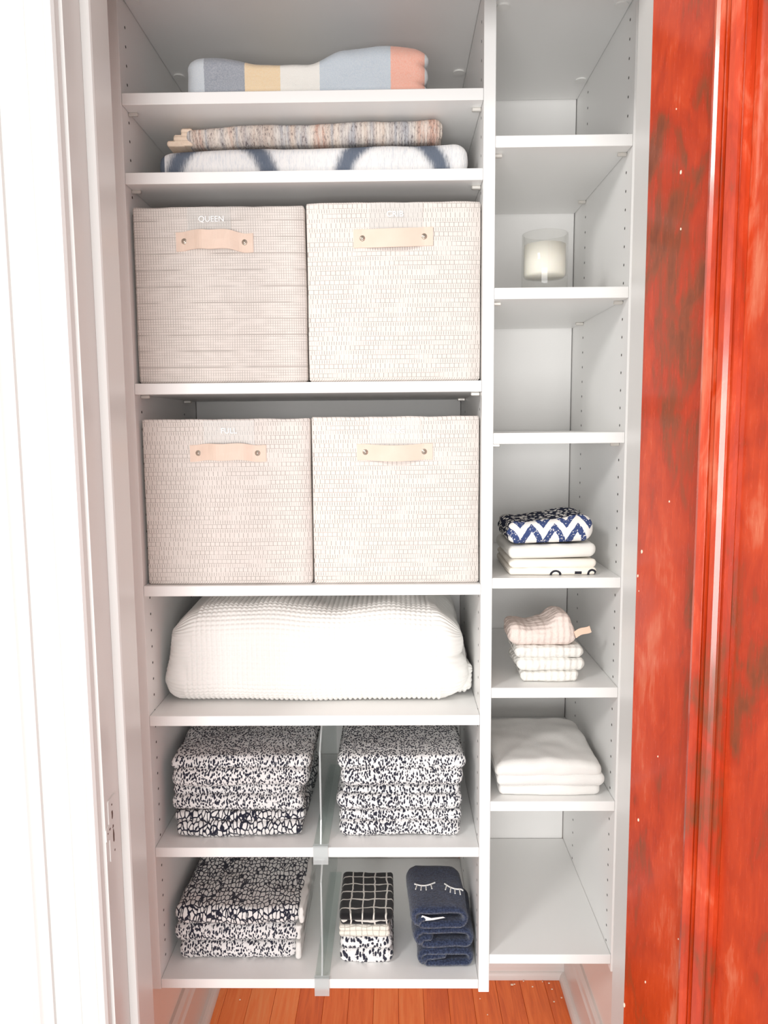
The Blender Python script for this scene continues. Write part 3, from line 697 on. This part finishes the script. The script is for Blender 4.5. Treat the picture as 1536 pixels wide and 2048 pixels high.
# navy towels, each folded into a flat loop
def loop(w_, h, lead=0.3, n=26):
    """x/z path of a strip folded into a flattened loop open at the left"""
    r = h/2; pts = []
    for i in range(9): pts.append((-w_/2 + r + (w_-2*r)*i/8, 0))
    for i in range(1, 10): a = -pi/2 + pi*i/10; pts.append((w_/2 - r + r*cos(a), r + r*sin(a)))
    for i in range(9): pts.append((w_/2 - r - (w_-2*r)*i/8, h))
    for i in range(1, 10): a = pi/2 + pi*i/10; pts.append((-w_/2 + r + r*cos(a), r + r*sin(a)*.86))
    for i in range(int(9*lead) + 2): pts.append((-w_/2 + r + (w_-2*r)*i/8*.8, .0125 + .010*i/8))
    return pts
def navy(cx, z, w_, h, th, dep, label, seed, Yf, skew=(0, 0), lead=.3):
    bm = bmesh.new(); pts = [(x, zz + th/2) for x, zz in loop(w_, h - th, lead)]
    ribbon(bm, pts, th, 0, dep, 16, .0035, seed, skew)
    o = link('spa_towel', fin(bm, 'spa_towel'), 'navy', None, (cx, Yf, z + .0006), True)
    return tag(o, label, 'towel', 'navy terry towels')
z = ZL[6]; cxn = atY(893, 1900, .04).x
navy(cxn - .002, z, .102, .038, .0125, .15, 'navy terry towel folded at the bottom of the navy stack', 3, .034, lead=.45)
navy(cxn - .006, z + .039, .112, .042, .0130, .15, 'navy terry towel folded in the middle of the navy stack', 6, .036, lead=.15)
tt = navy(cxn - .015, z + .0815, .106, .044, .0130, .155, 'navy terry towel with stitched white lashes topping the navy stack', 9, .034, skew=(-.006, 0), lead=.1)
tg = link('care_tag', None, None) if False else None
bm = bmesh.new(); prism(bm, [(-.040, .0155), (-.012, .0185), (.012, .0235), (.008, .0255), (-.016, .0225), (-.034, .0285)], 'y', .003, .0036); tag(link('care_tag', fin(bm, 'care_tag'), 'tag_white', tt), 'white care tag')
bm = bmesh.new(); zt_ = .0428
def on_towel(x, y):
    p = atZ(x, y, z + .0815 + .0445) - Vector(tt.location); return Vector((p.x, p.y, 0))
def topz(x, y):
    hit = tt.data
    best = None
    for v in hit.vertices:
        d = (v.co.x-x)**2 + (v.co.y-y)**2
        if d < .010**2 and (best is None or v.co.z > best): best = v.co.z
    return (best or .041) + .0006
for (x0, y0, x1, y1) in ((829, 1768, 870, 1766), (889, 1768, 926, 1779)):
    arc_, lashes = [], []
    for i in range(11):
        t = i/10; p = on_towel(x0 + (x1-x0)*t, y0 + (y1-y0)*t + 5*sin(pi*t)); arc_.append((p.x, p.y, topz(p.x, p.y)))
    tube(bm, arc_, .0015)
    for t in (.12, .34, .56, .8):
        p = on_towel(x0 + (x1-x0)*t, y0 + (y1-y0)*t + 5*sin(pi*t)); q = on_towel(x0 + (x1-x0)*t + (t-.5)*7, y0 + (y1-y0)*t + 5*sin(pi*t) + 9)
        tube(bm, [(p.x, p.y, topz(p.x, p.y)), ((p.x+q.x)/2, (p.y+q.y)/2, topz((p.x+q.x)/2, (p.y+q.y)/2)), (q.x, q.y, topz(q.x, q.y))], .0013)
tag(link('embroidery', fin(bm, 'embroidery'), 'thread_white', tt), 'two stitched white closed-eye lashes')

# ------------------------------------------------------------------ narrow bay
# candle in a clear glass jar
cp = atY(1089.5, 520, .055); z = ZR[1]
cd = tag(empty('jar_candle', (cp.x, .055, z)), 'cream candle in a clear glass jar on the narrow shelf', 'candle')
R_, H_ = .0415, .104
link('glass_jar', fin(lathe([(0, .0005), (R_-.002, .0005), (R_, .003), (R_, H_-.001), (R_-.001, H_), (R_-.0028, H_-.001), (R_-.0028, .030), (R_-.006, .026), (0, .026)]), 'glass_jar'), 'glass', cd, (0, 0, 0), True)
link('wax', fin(lathe([(0, .0275), (R_-.007, .0275), (R_-.0042, .032), (R_-.0042, .084), (R_-.0075, .0825), (0, .0815)]), 'wax'), 'wax', cd, (0, 0, 0), True)
bm = bmesh.new(); tube(bm, [(0, 0, .080), (.0006, 0, .088), (.002, .0, .093)], .0011); link('wick', fin(bm, 'wick'), 'wick', cd)

# three folded linens
z = ZR[3]
a, b = place(1018, 1194, 1130, .025); cx, wd = (a+b)/2, b-a
cloth('tea_towel', 'printed', (cx, .024 + .09, z + .0006), [dict(w=wd, d=.18, h=.014, r=.006, amp=.0025, sc=16, seed=2, nx=26, ny=16), dict(w=wd*.99, d=.178, h=.016, z0=.0132, r=.0075, amp=.0025, sc=16, seed=4, nx=26, ny=16, endl=(1, .006))],
      'cream folded cloth with small black printed shapes, bottom of linen stack', 'tea towel', 'folded linens in the narrow bay')
cloth('tea_towel', 'linen_white', (cx - .001, .026 + .09, z + .0295), [dict(w=wd*1.0, d=.178, h=.026, r=.0115, amp=.003, sc=14, seed=7, nx=26, ny=16, sag=lambda t, s: .002*(t+1))],
      'plain white folded cloth between printed and zigzag ones', 'tea towel', 'folded linens in the narrow bay')
zgf = [(-1, 1.0), (-.6, .93), (0, 1.0), (.7, 1.16), (1, 1.12)]
cloth('tea_towel', 'chevron', (cx - .004, .026 + .08, z + .0565), [dict(w=wd*.98, d=.16, h=.044, r=.02, amp=.003, sc=14, seed=11, nx=26, ny=20, top=lambda t, s: interp(zgf, t), sag=lambda t, s: .0045*(t+1)*.6 + .001, endl=(3, .006))],
      'folded cloth with navy zigzag pattern topping the linen stack', 'tea towel', 'folded linens in the narrow bay')

# muslin washcloths
z = ZR[4]
def mus(xl, xr, y, z0, h, mat, label, seed, dep=.10, n=1, rot=0, **kw):
    a, b = place(xl, xr, y, .03); wd = b - a; hk = h/n
    return cloth('muslin_cloth', mat, ((a+b)/2, .03 + dep/2, z0 + .0006), [dict(w=wd*(1 - .05*(k % 2)), d=dep, h=hk, z0=hk*k, r=hk*.42, amp=.004, sc=26, seed=seed + k, nx=20, ny=12, nz=5, **kw) for k in range(n)], label, 'washcloth', 'muslin cloths in the narrow bay', rot)
mus(1043, 1159, 1355, z, .022, 'muslin_white', 'white crinkled muslin cloth at the bottom of its small stack', 1)
mus(1031, 1169, 1335, z + .0215, .026, 'muslin_cream', 'white muslin cloth, widest and second from bottom of stack', 4, endl=(1, .008))
mus(1031, 1166, 1308, z + .047, .024, 'muslin_white', 'white muslin cloth directly under the pink one', 7)
pf = [(-1, 1.0), (-.35, .84), (.1, .95), (.55, 1.42), (.8, 1.38), (1, .8)]
pk = mus(1020, 1154, 1275, z + .0705, .042, 'muslin_pink', 'pale pink muslin cloth with a side tag topping the stack', 10, top=lambda t, s: interp(pf, t))
tp = Vector(atY(1150, 1270, .035)) - Vector(pk.location); tq = Vector(atY(1181, 1256, .035)) - Vector(pk.location)
bm = bmesh.new(); pr = None
for k in range(9):
    t = k/8; p = tp + (tq - tp)*t + Vector((0, 0, .002*sin(t*pi*1.6))); nn = Vector((-.35, 0, 1)).normalized()*.0065
    q = [bm.verts.new(p - nn + Vector((0, -.0006, 0))), bm.verts.new(p + nn + Vector((0, -.0006, 0))), bm.verts.new(p + nn + Vector((0, .0006, 0))), bm.verts.new(p - nn + Vector((0, .0006, 0)))]
    if pr:
        for a in range(4): bm.faces.new((pr[a], pr[(a+1) % 4], q[(a+1) % 4], q[a]))
    else: bm.faces.new(q)
    pr = q
bm.faces.new(pr[::-1]); tgp = tag(link('brand_tag', fin(bm, 'sewn_tag'), 'tag_pink', pk), 'peach sewn tag'); tgp.name = 'sewn_tag'

# white plush towel
z = ZR[5]
a, b = place(986, 1208, 1570, .02); cx, wd = (a+b)/2, b-a
pt = [(-1, .92), (-.3, 1.02), (.5, 1.0), (1, .82)]
cloth('plush_towel', 'plush_white', (cx - .001, .008 + .115, z + .0006), [dict(w=wd*.93, d=.215, h=.026, r=.0115, amp=.004, sc=12, seed=1, nx=30, ny=20, off=(.004, .004)),
    dict(w=wd*.97, d=.225, h=.024, z0=.0235, r=.011, amp=.004, sc=10, seed=8, nx=30, ny=24, nz=9, off=(.003, 0)),
    dict(w=wd*1.0, d=.235, h=.035, z0=.040, r=.016, amp=.006, sc=11, seed=5, nx=30, ny=24, nz=9, top=lambda t, s: interp(pt, t)*(1.0 - .10*max(0, s)), taper=.07, off=(0, .004))],
      'soft white plush towel folded flat on the narrow shelf', 'towel')

# crumbs of debris on the floor along the back baseboard
bm = bmesh.new()
for (x, y, s) in ((1024, 1970, 5), (1029, 1969, 3), (1065, 1974, 3), (1047, 1963, 2.5), (1098, 1967, 3.5), (1104, 1979, 3), (1108, 2004, 3), (1123, 1996, 3), (1085, 1964, 2), (960, 1998, 2), (975, 2030, 2), (480, 2000, 3), (430, 1995, 3)):
    p = atZ(x, y, .001); 
    bx(bm, p.x - s/1500, p.x + s/1500, p.y - s/2200, p.y + s/2200, .0008, .003, .0005)
tag(link('paint_crumbs', fin(bm, 'paint_crumbs'), 'debris'), 'tiny pale crumbs scattered on the wooden floor', 'crumbs', kind='stuff')
